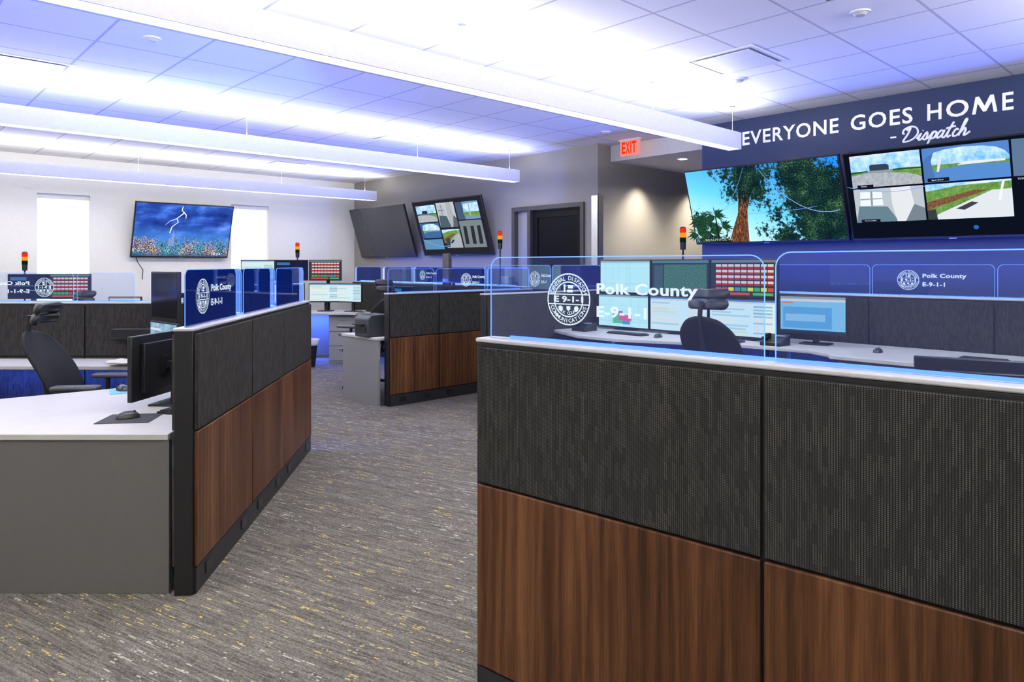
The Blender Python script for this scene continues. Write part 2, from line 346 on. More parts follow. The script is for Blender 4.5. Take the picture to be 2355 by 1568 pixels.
ST=[[(.12,.75),(.3,.92),(.24,.5),(.08,.04),(.3,.0),(.62,.15),(.78,.5),(.62,.86),(.3,.98),(.0,.85),(-.06,.62),(.05,.52)],
[(.8,.1),(.97,.44),(.9,.14),(.96,.0),(1.1,.14),(1.27,.48),(1.34,.2),(1.26,.0),(1.14,.06)],[(1.02,.6),(1.04,.63)],
[(1.3,.02),(1.46,.14),(1.6,.46),(1.44,-.42)],[(1.52,.2),(1.68,.46),(1.8,.32),(1.72,.05),(1.56,.02)],[(1.72,.05),(1.84,.1)],
[(2.14,.42),(1.98,.46),(1.86,.18),(1.93,.0),(2.08,.15),(2.18,.46),(2.12,.12),(2.2,.0),(2.32,.12),(2.55,.95)],[(2.5,.8),(2.38,.2),(2.44,.0),(2.56,.1)],[(2.24,.56),(2.7,.66)],
[(2.9,.38),(2.78,.46),(2.66,.2),(2.72,.0),(2.88,.05),(3.02,.3),(3.2,.92),(3.12,.98),(3.02,.4),(2.98,.0)],[(3.0,.15),(3.18,.45),(3.26,.32),(3.22,.05),(3.3,.0),(3.5,.2)]]
def smooth_pts(P,n=6):
    if len(P)<3: return P
    Q=[P[0]]+P+[P[-1]]; R=[]
    for i in range(1,len(Q)-2):
        for k in range(n):
            t=k/n; r=[]
            for d in(0,1):
                p0,p1,p2,p3=Q[i-1][d],Q[i][d],Q[i+1][d],Q[i+2][d]
                r.append(.5*((2*p1)+(-p0+p2)*t+(2*p0-5*p1+4*p2-p3)*t*t+(-p0+3*p1-3*p2+p3)*t**3))
            R.append(tuple(r))
    R.append(P[-1]); return R
b=B(); S=.155
for s_ in ST:
    P=[((x+.22*z)*S+1.60,-.004,2.695+z*S*.88) for x,z in smooth_pts(s_)]
    b.tube(P,.0085,6)
b.done('script_lettering',LET,o,label='cursive handwriting reading Dispatch')
B().box(1.505,-.008,2.742,1.555,-.001,2.757).done('script_dash',LET,o)
# ------------------------------------------------------------------ screens
def screen(parent,w,h,base,rects=(),polys=(),texts=(),y=-.0165,name='screen'):
    """flat display: base picture plus blocks, coordinates 0..1 from lower-left"""
    mats=[base]; idx={}
    b=B(); b.poly([(-w/2,0,-h/2),(w/2,0,-h/2),(w/2,0,h/2),(-w/2,0,h/2)],0)
    def mi(c,s):
        m=c if isinstance(c,bpy.types.Material) else em(c,s)
        if m.name not in idx: idx[m.name]=len(mats); mats.append(m)
        return idx[m.name]
    d=0
    for r in rects:
        x0,y0,x1,y1,c=r[:5]; s=r[5] if len(r)>5 else .9; d+=1; yy=-.0002-.00002*d
        b.poly([(-w/2+x0*w,yy,-h/2+y0*h),(-w/2+x1*w,yy,-h/2+y0*h),(-w/2+x1*w,yy,-h/2+y1*h),(-w/2+x0*w,yy,-h/2+y1*h)],mi(c,s))
    for p,c,s in polys:
        d+=1; yy=-.0002-.00002*d
        b.poly([(-w/2+x*w,yy,-h/2+z*h) for x,z in p],mi(c,s))
    for body,x,z,ww,hh,c,s in texts:
        fit_text(b,body,-w/2+x*w,-h/2+z*h,ww*w,hh*h,-.004,mi(c,s),offset=.01)
    return b.done(name,mats,parent,loc=(0,y,0),smooth=False,recalc=False)
def emtex(name,build,s=1.0):
    m=bpy.data.materials.new(name); m.use_nodes=True; nt=m.node_tree; nt.nodes.clear()
    o=g(nt,'ShaderNodeOutputMaterial'); tc=g(nt,'ShaderNodeTexCoord').outputs['Object']
    c=build(nt,tc); e=g(nt,'ShaderNodeEmission',{0:c,1:s}); nt.links.new(e.outputs[0],o.inputs[0]); return m
def noise(nt,v,sc,det=4,ro=.5): return g(nt,'ShaderNodeTexNoise',{'Vector':v,'Scale':sc,'Detail':float(det),'Roughness':ro}).outputs[0]
def ramp(nt,f,st):
    r=g(nt,'ShaderNodeValToRGB',{0:f}); e=r.color_ramp.elements
    e[0].position,e[0].color=st[0][0],col4(st[0][1]); e[1].position,e[1].color=st[-1][0],col4(st[-1][1])
    for p,c in st[1:-1]: x=e.new(p); x.color=col4(c)
    return r.outputs[0]
def mixc(nt,f,a,b_): return g(nt,'ShaderNodeMix',{0:f,6:a,7:b_},data_type='RGBA').outputs[2]
def city(nt,tc):
    s=g(nt,'ShaderNodeSeparateXYZ',{0:tc}); x=s.outputs[0]; z=s.outputs[2]
    mpc=g(nt,'ShaderNodeMapping',{'Vector':tc,'Scale':(1,1,2.2)}).outputs[0]
    sky=ramp(nt,noise(nt,mpc,2.6,4,.5),[(.3,(.01,.02,.12)),(.48,(.02,.06,.34)),(.6,(.05,.15,.60)),(.78,(.22,.32,.85))])
    gl=g(nt,'ShaderNodeMapRange',{0:z,1:.10,2:-.17}).outputs[0]
    sky=mixc(nt,ma(nt,'MULTIPLY',gl,.7),sky,(.06,.22,.60,1))
    def layer(freq,zlo,zhi,seed):
        c=ma(nt,'FLOOR',ma(nt,'MULTIPLY',x,freq)); c=ma(nt,'ADD',c,seed)
        wn=g(nt,'ShaderNodeTexWhiteNoise',{'W':c},noise_dimensions='1D').outputs[0]
        hh=g(nt,'ShaderNodeMapRange',{0:wn,3:zlo,4:zhi}).outputs[0]
        return ma(nt,'LESS_THAN',z,hh),wn
    m1,w1=layer(22.0,-.22,-.10,3.3); m2,w2=layer(34.0,-.34,-.17,9.7)
    # lit windows: small square cells, random on/off
    cx=ma(nt,'FLOOR',ma(nt,'MULTIPLY',x,150.0)); cz=ma(nt,'FLOOR',ma(nt,'MULTIPLY',z,120.0))
    cell=g(nt,'ShaderNodeTexWhiteNoise',{'Vector':g(nt,'ShaderNodeCombineXYZ',{0:cx,1:cz}).outputs[0]},noise_dimensions='2D').outputs[0]
    wins=ramp(nt,cell,[(.40,(.01,.03,.10)),(.55,(.22,.20,.25)),(.80,(.9,.75,.55)),(.97,(1.0,1.0,1.0))])
    zone=ramp(nt,noise(nt,tc,3.0,2),[(.38,(1,.72,.42)),(.47,(1,.95,.9)),(.55,(.20,.85,1.0))])
    lit=g(nt,'ShaderNodeMix',{0:.85,6:wins,7:zone},data_type='RGBA',blend_type='MULTIPLY').outputs[2]
    b1=mixc(nt,.55,lit,(.05,.14,.42,1)); b2=mixc(nt,ma(nt,'MULTIPLY',w2,.45),lit,(.01,.03,.12,1))
    r=mixc(nt,m1,sky,b1); r=mixc(nt,m2,r,b2)
    dk=g(nt,'ShaderNodeMapRange',{0:z,1:-.34,2:-.42}).outputs[0]
    return mixc(nt,ma(nt,'MULTIPLY',dk,.8),r,(.01,.07,.18,1))
def leafcol(nt,tc):
    ln=noise(nt,tc,60,8,.75); big=noise(nt,tc,7,3)
    lf=ma(nt,'ADD',ma(nt,'MULTIPLY',ln,.75),ma(nt,'MULTIPLY',big,.3))
    return ramp(nt,lf,[(.43,(.002,.008,.014)),(.54,(.006,.028,.028)),(.61,(.04,.11,.05)),(.68,(.22,.36,.10)),(.76,(.55,.75,.5))])
def trees(nt,tc):
    s=g(nt,'ShaderNodeSeparateXYZ',{0:tc}); x=s.outputs[0]; z=s.outputs[2]
    sky=ramp(nt,g(nt,'ShaderNodeMapRange',{0:ma(nt,'ADD',z,ma(nt,'MULTIPLY',x,.35)),1:-.5,2:.5}).outputs[0],[(0,(.55,.92,1.0)),(.45,(.14,.62,1.0)),(1,(.02,.26,.85))])
    leaf=leafcol(nt,tc)
    cur=None
    for cx,cz,r in((.58,.05,.38),(.42,.3,.28),(-.10,.27,.26),(-.02,.12,.16),(.66,-.25,.38),(.25,-.38,.2),(-.74,-.18,.15),(-.45,-.44,.14),(-.66,-.42,.2),(.1,.33,.12),(.16,-.12,.12),(-.34,.33,.12),(-.30,.14,.12),(.08,-.02,.07),(-.5,.38,.06),(.0,-.3,.08)):
        d=g(nt,'ShaderNodeVectorMath',{0:tc,1:(cx,0,cz)},operation='DISTANCE').outputs['Value']; v=ma(nt,'SUBTRACT',r,d)
        cur=v if cur is None else ma(nt,'MAXIMUM',cur,v)
    n=g(nt,'ShaderNodeMapRange',{0:noise(nt,tc,20,8,.8),1:.32,2:.68,3:-.20,4:.13}).outputs[0]
    f=g(nt,'ShaderNodeMapRange',{0:ma(nt,'ADD',cur,n),1:-.01,2:.01}).outputs[0]
    return mixc(nt,f,sky,leaf)
def noisy(c0,c1,sc=30):
    return lambda nt,tc: ramp(nt,noise(nt,tc,sc,5,.75),[(.35,c0),(.65,c1)])
def bark(nt,tc):
    mp=g(nt,'ShaderNodeMapping',{'Vector':tc,'Scale':(3,1,.8),'Rotation':(0,rad(8),0)}).outputs[0]
    s=g(nt,'ShaderNodeSeparateXYZ',{0:tc})
    c=ramp(nt,noise(nt,mp,24,7,.8),[(.38,(.012,.008,.012)),(.50,(.12,.045,.025)),(.62,(.60,.24,.10)),(.76,(1,.55,.28))])
    f=ma(nt,'ADD',ma(nt,'MULTIPLY',s.outputs[2],1.5),noise(nt,tc,16,7,.75))
    f=g(nt,'ShaderNodeMapRange',{0:f,1:.56,2:.60}).outputs[0]
    dk=g(nt,'ShaderNodeMapRange',{0:s.outputs[2],1:-.05,2:.2}).outputs[0]
    c=mixc(nt,ma(nt,'MULTIPLY',dk,.75),c,(.02,.02,.04,1))
    return mixc(nt,f,c,leafcol(nt,tc))
CITY=emtex('city_picture',city,1.35); TREES=emtex('tree_picture',trees,1.25)
BARK=emtex('bark_picture',bark,1.0); FROND=emtex('frond_picture',noisy((.002,.015,.015),(.03,.12,.05),40),1.0)
GRASS=emtex('grass_picture',noisy((.07,.24,.04),(.26,.45,.12),22),1.0); AERIAL=emtex('aerial_picture',noisy((.01,.06,.05),(.12,.30,.24),90),1.0)
PAVE=emtex('pavement_picture',noisy((.34,.37,.42),(.58,.62,.68),30),1.0); CLOUD=emtex('cloud_picture',noisy((.04,.25,.55),(.6,.8,.9),9),.9)
SKY=emtex('sky_picture',noisy((.10,.42,1.0),(.75,.9,1.0),6),1.25)
MULCH=emtex('mulch_picture',noisy((.10,.03,.02),(.4,.2,.1),70),.9)
def tv(label,P,z,rz,w,h,th,base,rects=(),polys=(),texts=()):
    o=thing('television',label,'television',(P[0],P[1],z),rz,th,group='wall mounted televisions')
    B().box(-w/2,-.016,0,w/2,.02,h).box(-w*.3,.02,h*.15,w*.3,.05,h*.7).done('television_body',BLACK,o,bevel=.003)
    s=screen(o,w-.03,h-.035,base,rects,polys,texts,y=-.0175); s.location.z=h/2+.006
    L=(h*.5)*math.sin(th)+.055
    b=B(); b.cyl((0,.05,h*.45),(0,.06+L*math.cos(th)*.80,h*.45-L*math.sin(th)*.80),.02)
    b.done('wall_bracket',BLACK,o)
    B().box(-.03,-.019,.0,.03,-.016,.008).done('badge',STEEL,o)
    return o
TH=math.asin(.27/.854)
trunk=[([(.245,0),(.385,0),(.395,.25),(.405,.42),(.44,.62),(.50,.83),(.485,.85),(.425,.68),(.392,.60),(.384,.80),(.394,.98),(.376,.98),(.362,.75),(.352,.55),(.335,.38),(.29,.2)],BARK,1)]
def arc(x0,z0,x1,z1,sag,t=.006,n=14):  # curved strip for reflections of lit glass painted onto a screen
    up=[];dn=[]
    for i in range(n+1):
        k=i/n; x=x0+(x1-x0)*k; zz=z0+(z1-z0)*k-sag*4*k*(1-k); up.append((x,zz+t)); dn.append((x,zz-t))
    return up+dn[::-1]
for cx,cz in((.17,.36),(.05,.30),(.12,.14),(.21,.20),(.02,.12),(.10,.24)):
    for k in range(17):
        a=rad(220-k*16); r=.12+.02*((k*7)%3); ex=cx+r*math.cos(a)*.60; ez=cz+r*math.sin(a)*1.05-.02
        mx_,mz=(ex+cx)/2,(ez+cz)/2+.03
        trunk.append(([(cx,cz),(mx_-.004,mz),(ex,ez),(mx_+.005,mz-.03)],FROND,1))
trunk.append(([(.165,0),(.18,0),(.176,.36),(.168,.36)],(.01,.02,.02),1))
trunk.append(([(.14,.0),(.26,.0),(.25,.03),(.2,.05),(.15,.04)],(.01,.02,.01),1))
tv('large wall television showing tall trees against a blue sky',ab(7.03,3.537),1.79,FACE_W,1.69,.854,TH,TREES,(),trunk+[(arc(.52,.93,.98,.36,.20,.004),(.3,.5,1),1.2),(arc(.40,.38,.85,.42,.02,.0025),(.15,.35,1),1.2),(arc(.22,.42,.42,.98,.08,.004),(.25,.45,1),1.1)],(('BEAUTIFUL W',.07,.02,.2,.03,(.7,.7,.6),.8),))  # blue arcs paint reflections of the glass edges over the picture
def q(x0,y0,x1,y1,pts): return [(x0+(x1-x0)*a,y0+(y1-y0)*b_) for a,b_ in pts]
def lens_dark(x0,y0,x1,y1):
    """dark eave curve along the top of a wide-angle view"""
    return q(x0,y0,x1,y1,[(0,1),(0,.62),(.06,.76),(.15,.86),(.28,.92),(.5,.95),(.72,.92),(.86,.85),(.95,.74),(1,.6),(1,1)])
def cams(B_):
    """five camera pictures given as boxes"""
    R=[];P=[]
    (a,b_,c,d)=B_[0]; R+=[(a,b_,c,d,SKY),(a,b_,c,b_+(d-b_)*.46,GRASS)]
    P+=[(q(a,b_,c,d,[(0,.38),(.2,.43),(.5,.42),(.8,.36),(1,.22),(1,0),(0,0)]),PAVE,1),(q(a,b_,c,d,[(.28,.45),(.28,.66),(.32,.69),(.52,.68),(.56,.64),(.56,.45)]),(.04,.06,.10),1),(q(a,b_,c,d,[(.2,.43),(.2,.50),(.62,.50),(.62,.43)]),(.30,.34,.42),1),
        (q(a,b_,c,d,[(0,1),(.0,.82),(.12,.94),(.3,1)]),(.75,.8,.9),1),(q(a,b_,c,d,[(0,.44),(.25,.47),(.25,.51),(0,.5)]),(.02,.10,.04),1),(q(a,b_,c,d,[(.60,.46),(1,.46),(1,.50),(.7,.52),(.62,.50)]),(.02,.10,.04),1)]
    (a,b_,c,d)=B_[1]; R+=[(a,b_,c,d,SKY),(a,b_,c,b_+(d-b_)*.5,GRASS)]
    P+=[(q(a,b_,c,d,[(0,.25),(.2,.38),(.6,.44),(1,.40),(1,0),(0,0)]),(.10,.28,.68),1),(q(a,b_,c,d,[(.4,.44),(.95,.46),(.95,.52),(.5,.53)]),(.85,.88,.92),1),(q(a,b_,c,d,[(.0,0),(.0,1),(.16,1),(.10,.6),(.13,.2),(.15,0)]),(.08,.20,.50),1),
        (lens_dark(a,b_,c,d),(.10,.25,.65),1),(q(a,b_,c,d,[(.16,.30),(.19,.30),(.24,.72),(.20,.74)]),(.75,.82,.95),1)]
    (a,b_,c,d)=B_[2]; R+=[(a,b_,c,d,(.22,.36,.58))]
    P+=[(q(a,b_,c,d,[(0,0),(.34,0),(.30,1),(0,1)]),(.12,.20,.34),1),(q(a,b_,c,d,[(.30,.25),(1,.16),(1,.92),(.34,.88)]),SKY,1.2),(q(a,b_,c,d,[(.3,.25),(1,.16),(1,.42),(.32,.42)]),GRASS,1),(q(a,b_,c,d,[(.56,.2),(.62,.2),(.62,.95),(.57,.95)]),(.8,.84,.9),1)]
    (a,b_,c,d)=B_[3]; R+=[(a,b_,c,d,(.60,.66,.72))]
    P+=[(q(a,b_,c,d,[(0,0),(.62,0),(.48,.45),(.06,.5)]),(.14,.24,.30),1),(q(a,b_,c,d,[(.08,.5),(.10,.92),(.42,.9),(.42,.5)]),(.85,.92,1),1.05),(q(a,b_,c,d,[(.24,.5),(.25,.92),(.28,.92),(.27,.5)]),(.3,.35,.4),1),(q(a,b_,c,d,[(.09,.68),(.09,.72),(.42,.71),(.42,.68)]),(.35,.4,.45),1),
        (q(a,b_,c,d,[(.6,0),(.72,0),(.86,.5),(.82,1),(.55,1),(.55,.5)]),(.82,.85,.88),1),(q(a,b_,c,d,[(.72,0),(1,0),(1,.35),(.86,.48)]),(.2,.25,.30),1)]
    (a,b_,c,d)=B_[4]; R+=[(a,b_,c,d,GRASS)]
    P+=[(q(a,b_,c,d,[(0,.8),(.4,.92),(1,.95),(1,1),(0,1)]),SKY,1),(q(a,b_,c,d,[(0,.25),(.1,.35),(.75,.75),(.6,.78),(.0,.50)]),MULCH,1),(q(a,b_,c,d,[(.1,.0),(1,0),(1,.75),(.78,.74),(.12,.14)]),(.80,.84,.90),1),
        (q(a,b_,c,d,[(.35,.28),(.45,.24),(.62,.42),(.54,.46)]),(.05,.06,.08),1),(q(a,b_,c,d,[(.84,.45),(.87,.45),(.93,.98),(.90,.98)]),(.95,.95,1),1),(q(a,b_,c,d,[(.0,.0),(.12,0),(.10,.3),(.0,.26)]),(.04,.05,.06),1)]
    return R,P
R,P=cams([(.03,.60,.385,.97),(.395,.60,.775,.97),(.785,.60,.995,.97),(.03,.19,.385,.58),(.395,.19,.775,.58)])
T=[('Gate',.075,.607,.03,.015,(1,1,1),.8),('Back Door',.43,.617,.055,.016,(1,1,1),.8),('TD53 - Front Door',.80,.565,.10,.017,(1,1,1),.8),('Front Lobby',.075,.2,.06,.016,(1,1,1),.8)]
P+=[([(.055,.595),(.14,.595),(.14,.63),(.055,.63)],(.01,.01,.02),1),([(.41,.605),(.51,.605),(.51,.645),(.41,.645)],(.01,.01,.02),1),([(.055,.19),(.155,.19),(.155,.225),(.055,.225)],(.01,.01,.02),1),
   ([(.61+.012*math.cos(rad(30*k)),.09+.024*math.sin(rad(30*k))) for k in range(12)],(.02,.15,.5),1),(arc(.0,.62,.4,.57,.06,.003),(.15,.35,1),1.2)]  # the blue arc is a painted glass reflection
tv('large wall television showing a grid of security camera views',ab(7.03,1.82),1.79,FACE_W,1.69,.854,TH,em((.004,.006,.015),1),R,P,T)
tv('large dark switched-off wall television, tilted down',ab(7.03,10.76),1.70,FACE_W,1.78,.93,rad(17),mat('screen_grey_off',(.03,.03,.033),.25))
R,P=cams([(.04,.62,.34,.93),(.04,.32,.34,.60),(.64,.62,.95,.93),(.36,.50,.62,.95),(.36,.12,.62,.46)])
P=[(p,c,s*(.55 if not isinstance(c,bpy.types.Material) else 1)) for p,c,s in P]
R+=[(.04,.10,.34,.29,(.2,.5,.8),.6),(.64,.12,.95,.60,(.35,.42,.45),.6)]
P+=[([(x,.18),(x+.05,.18),(x+.06,.5),(x+.015,.5)],(.03,.03,.04),1) for x in(.67,.77,.86)]+[([(.38,.14),(.44,.14),(.46,.3),(.4,.3)],(.05,.06,.08),1),(arc(.04,.3,.6,.25,.12,.005),(.15,.35,1),1.3)]  # the blue arc is a glass reflection painted on the screen
tv('large wall television showing dim security camera views',ab(7.03,8.75),1.71,FACE_W,1.76,.93,rad(17),em((.02,.02,.03),1),R,P)
bolt=[(.46,.97),(.452,.9),(.472,.84),(.41,.74),(.425,.66),(.365,.57),(.35,.45),(.358,.45),(.375,.57),(.433,.66),(.418,.735),(.48,.83),(.46,.9),(.466,.97)]
b2=[(.47,.85),(.5,.8),(.5,.74),(.506,.74),(.508,.81),(.475,.87)]; b3=[(.415,.74),(.34,.68),(.30,.60),(.304,.60),(.345,.675),(.42,.725)]
o=tv('wall television showing a city skyline at night with lightning',ab(3.86,BW-.06),1.68,FACE_B,1.5,.9,rad(19),CITY,[],[([(.38,.2),(.38,.42),(.39,.44),(.393,.58),(.397,.44),(.408,.42),(.408,.2)],(.25,.38,.75),1),([(.35,.2),(.35,.33),(.375,.35),(.375,.2)],(.35,.35,.5),1),(bolt,(.8,.85,1),1.6),(b2,(.8,.85,1),1.4),(b3,(.7,.78,1),1.2)],[('10:24',.82,.03,.1,.05,(1,1,1),1)])
B().tube([(0,0,0),(.02,0,-.12),(.1,0,-.25),(.09,0,-.4)],.006,6).done('power_cable',BLACK,o,loc=(-.66,.03,.04),rot=(rad(-19),0,0))
# ------------------------------------------------------------------ monitor contents
def ui_cad(seed,base=(.66,.88,.93)):
    r=random.Random(seed); R=[(0,.95,1,1,(.1,.3,.6)),(0,.9,1,.95,(.75,.78,.8))]
    for i in range(9):
        z=.85-i*.09; R.append((.03,z-.05,.03+r.uniform(.3,.6),z,r.choice([(.85,.9,.92),(.5,.75,.85),(.92,.94,.88),(.85,.85,.65)])))
        R.append((.68,z-.05,.96,z,r.choice([(.45,.65,.8),(.88,.88,.88),(.35,.55,.7)])))
    return em(base,1.0),R
def ui_map(seed):
    r=random.Random(seed); R=[(0,.94,1,1,(.35,.55,.6))]
    for i in range(6): x=r.uniform(.05,.95); R.append((x,0,x+.004,.94,(.45,.7,.7)))
    for i in range(5): z=r.uniform(.05,.9); R.append((0,z,1,z+.006,(.45,.7,.7)))
    return em((.55,.92,.93),1.0),R
def ui_map2(seed):
    m,R=ui_map(seed); R+=[(.3,.1,.55,.42,(.1,.6,.35)),(.42,.2,.68,.38,(.8,.15,.35)),(.35,.38,.5,.5,(.4,.2,.7)),(.5,.08,.65,.2,(.1,.35,.7))]; return m,R
def ui_radio(seed):
    r=random.Random(seed); R=[(0,.93,1,1,(.2,.25,.3))]
    for i in range(9):
        for j in range(5):
            x=.07+i*.1; z=.14+j*.155
            if j==0: c=r.choice([(.9,.75,.1),(.05,.5,.15),(.6,.1,.1),(.1,.3,.5)]); R.append((x,z,x+.085,z+.1,c)); continue
            R.append((x,z,x+.085,z+.125,(.75,.72,.72))); R.append((x,z,x+.085,z+.055,(.65,.03,.05)))
    R+=[(.05,.03,.6,.1,(.7,.1,.1)),(.65,.03,.95,.1,(.1,.5,.2))]
    return em((.03,.05,.06),1),R
def ui_dark(seed):
    return em((.03,.05,.07),1),[(0,.92,1,1,(.1,.25,.3)),(.03,.06,.2,.86,(.06,.12,.16)),(.22,.06,.97,.88,AERIAL)]
def ui_dark2(seed):
    return em((.012,.016,.05),1),[(.04,.75,.45,.9,(.05,.2,.4)),(.5,.3,.9,.33,(.2,.3,.5)),(.05,.5,.8,.52,(.2,.3,.5))]
def ui_blue(seed):
    R=[(0,.93,1,1,(.35,.4,.45)),(0,.86,1,.93,(.7,.75,.8)),(.03,.8,.2,.84,(.9,.2,.1)),(.04,.1,.8,.7,(.12,.42,.75)),(.08,.3,.7,.5,(.3,.6,.85)),(.0,0,1,.05,(.03,.05,.1))]
    return em((.25,.6,.85),.9),R
def ui_off(seed): return SCROFF,[]
def ui_navy(seed): return em((.012,.03,.14),.8),[]
UI=dict(cad=ui_cad,map=ui_map,map2=ui_map2,radio=ui_radio,dark=ui_dark,dark2=ui_dark2,blue=ui_blue,off=ui_off,navy=ui_navy,cloud=lambda s:(CLOUD,[(0,0,1,.15,(.02,.05,.12)),(0,.8,.4,.86,(.8,.85,.9))]))
def monitor(label,P,zb,rz,w,h,ui,desk_z,tilt=0,seed=1,group=None,bigbase=True,dep=.10,off=0):
    """zb = bottom edge height; P = ground position of the screen centre"""
    o=thing('computer_monitor',label,'monitor',(P[0],P[1],zb),rz,0,group)
    B().box(-w/2,-.014,0,w/2,.014,h).box(-w*.36,.014,h*.12,w*.36,.04,h*.88).done('monitor_body',BLACK,o,bevel=.004)
    m,R=UI[ui](seed); s=screen(o,w-.024,h-.03,m,R,y=-.0152); s.location.z=h/2+.004
    dz=desk_z-zb
    b=B(); b.box(-.045,.04,h*.35,.045,.055,h*.65).box(-.022,.055,h*.45,.022,dep,h*.55).box(-.025,dep-.012,dz+.012,.025,dep+.02,h*.55)
    b.done('monitor_neck',BLACK,o)
    if bigbase: B().box(-.12,dep-.09,dz,.12,dep+.09,dz+.012).done('monitor_foot',BLACK,o,bevel=.004)
    else: B().box(-.05,dep-.04,dz,.05,dep+.04,dz+.012).done('desk_clamp',BLACK,o)
    return o
# ------------------------------------------------------------------ partitions and glass
def partition(label,P0,P1,H,widths,split=.77,front='wood',back='fabric',th=.085,base=.13,outlets=True,back_from=0.0):
    P0=Vector(P0);P1=Vector(P1); d=P1-P0; rz=math.atan2(d.y,d.x); L=sum(widths)
    o=thing('cubicle_partition',label,'partition',(P0.x,P0.y,0),rz,group='workstation partitions')
    B().box(0,0,0,L,th,H-.016).done('frame',BLACK,o,bevel=.003)
    B().box(-.003,-.006,H-.016,L+.003,th+.006,H).done('top_cap',CAP,o,bevel=.005)
    B().box(0.02,-.010,.0,L,0,base-.008).done('base_rail',mat('base_black',(.02,.02,.021),.45),o)
    x=0
    for i,w in enumerate(widths):
        x0=x+.005; x1=x+w-.005; x+=w
        if i==0: x0+=.010
        def pan(nm,m,z0,z1,side):
            b=B(); b.box(x0,-.016 if side==0 else th,z0,x1,0 if side==0 else th+.016,z1); b.done(nm,m,o,bevel=.004)
        if front=='wood':
            pan('wood_panel',WOOD,base,split-.004,0); pan('fabric_panel',FAB,split+.004,H-.03,0)
        else:
            pan('fabric_panel',FAB,base,split-.004,0); pan('fabric_panel',FAB,split+.004,H-.03,0)
        pan('fabric_panel',FAB,base,split-.004,1); pan('fabric_panel',FAB,split+.004,H-.03,1)
        if outlets:
            for xx in(x0+.12,x1-.2):
                B().box(xx,-.016,.045,xx+.09,-.010,.1).done('outlet_cover',mat('outlet_black',(.012,.012,.012),.3),o,bevel=.002)
    return o,rz
EMB=None
def emblem_mesh():
    b=B()
    def ring(r0,r1,n=48):
        for i in range(n):
            a0=2*math.pi*i/n;a1=2*math.pi*(i+1)/n
            b.poly([(r0*math.cos(a0),0,r0*math.sin(a0)),(r1*math.cos(a0),0,r1*math.sin(a0)),(r1*math.cos(a1),0,r1*math.sin(a1)),(r0*math.cos(a1),0,r0*math.sin(a1))])
    ring(.95,1.0); ring(.64,.69)
    for i in range(44):
        a=2*math.pi*(i+.5)/44; c,s=math.cos(a),math.sin(a)
        b.poly([(c*.93-s*.015,0,s*.93+c*.015),(c*.955-s*.02,0,s*.955+c*.02),(c*.955+s*.02,0,s*.955-c*.02),(c*.93+s*.015,0,s*.93-c*.015)])
    b.poly([(-.98,0,.17),(.98,0,.17),(.98,0,.21),(-.98,0,.21)]); b.poly([(-.98,0,-.21),(.98,0,-.21),(.98,0,-.17),(-.98,0,-.17)])
    fit_text(b,'E 9-1-1',-.66,-.12,1.32,.25,0,offset=.035)
    def arct(txt,r,mid,span,h,top=True):
        n=len(txt)
        for i,ch in enumerate(txt):
            if ch==' ': continue
            k=(i+.5)/n-.5
            th=mid-k*span if top else mid+k*span
            me=text_mesh(ch,h*1.35,.02*h,align='CENTER')
            rot=(th-math.pi/2) if top else (th+math.pi/2)
            rr=r if top else r+h*.95
            M=Matrix.Translation((rr*math.cos(th),0,rr*math.sin(th)))@Matrix.Rotation(-rot,4,'Y')@Matrix.Rotation(rad(90),4,'X')
            b.add_mesh(me,M); bpy.data.meshes.remove(me)
    arct('CENTRAL DISPATCH',.735,rad(90),rad(150),.17)
    arct('COMMUNICATIONS',.735,rad(-90),rad(145),.16,False)
    arct('POLK COUNTY',.47,rad(-90),rad(120),.13,False)
    for k in range(3):
        a=rad(60*k+30); c,s=math.cos(a),math.sin(a)
        b.poly([(-.36+x*c-z*s,0,-.36+x*s+z*c) for x,z in((-.11,-.035),(.11,-.035),(.11,.035),(-.11,.035))])
    b.poly([(.36+.1*math.cos(2*math.pi*i/10),0,-.36+.11*math.sin(2*math.pi*i/10)) for i in range(10)])
    b.poly([(-.09,0,-.26),(.09,0,-.26),(.09,0,-.38),(0,0,-.45),(-.09,0,-.38)])
    b.poly([(-.22,0,.27),(-.14,0,.27),(-.14,0,.57),(-.22,0,.57)]); b.poly([(-.06,0,.27),(.2,0,.27),(.2,0,.37),(-.06,0,.37)]); b.poly([(-.02,0,.42),(.22,0,.42),(.22,0,.55),(-.02,0,.55)])
    me=bpy.data.meshes.new('emblem'); b.bm.to_mesh(me); b.bm.free(); return me
EMB=emblem_mesh()
def rrect(w,h,r,n=6):
    P=[(0,0),(w,0)]
    for i in range(n+1):
        a=math.pi/2*i/n; P.append((w-r+r*math.cos(a),h-r+r*math.sin(a)))
    for i in range(n+1):
        a=math.pi/2+math.pi/2*i/n; P.append((r+r*math.cos(a),h-r+r*math.sin(a)))
    return P
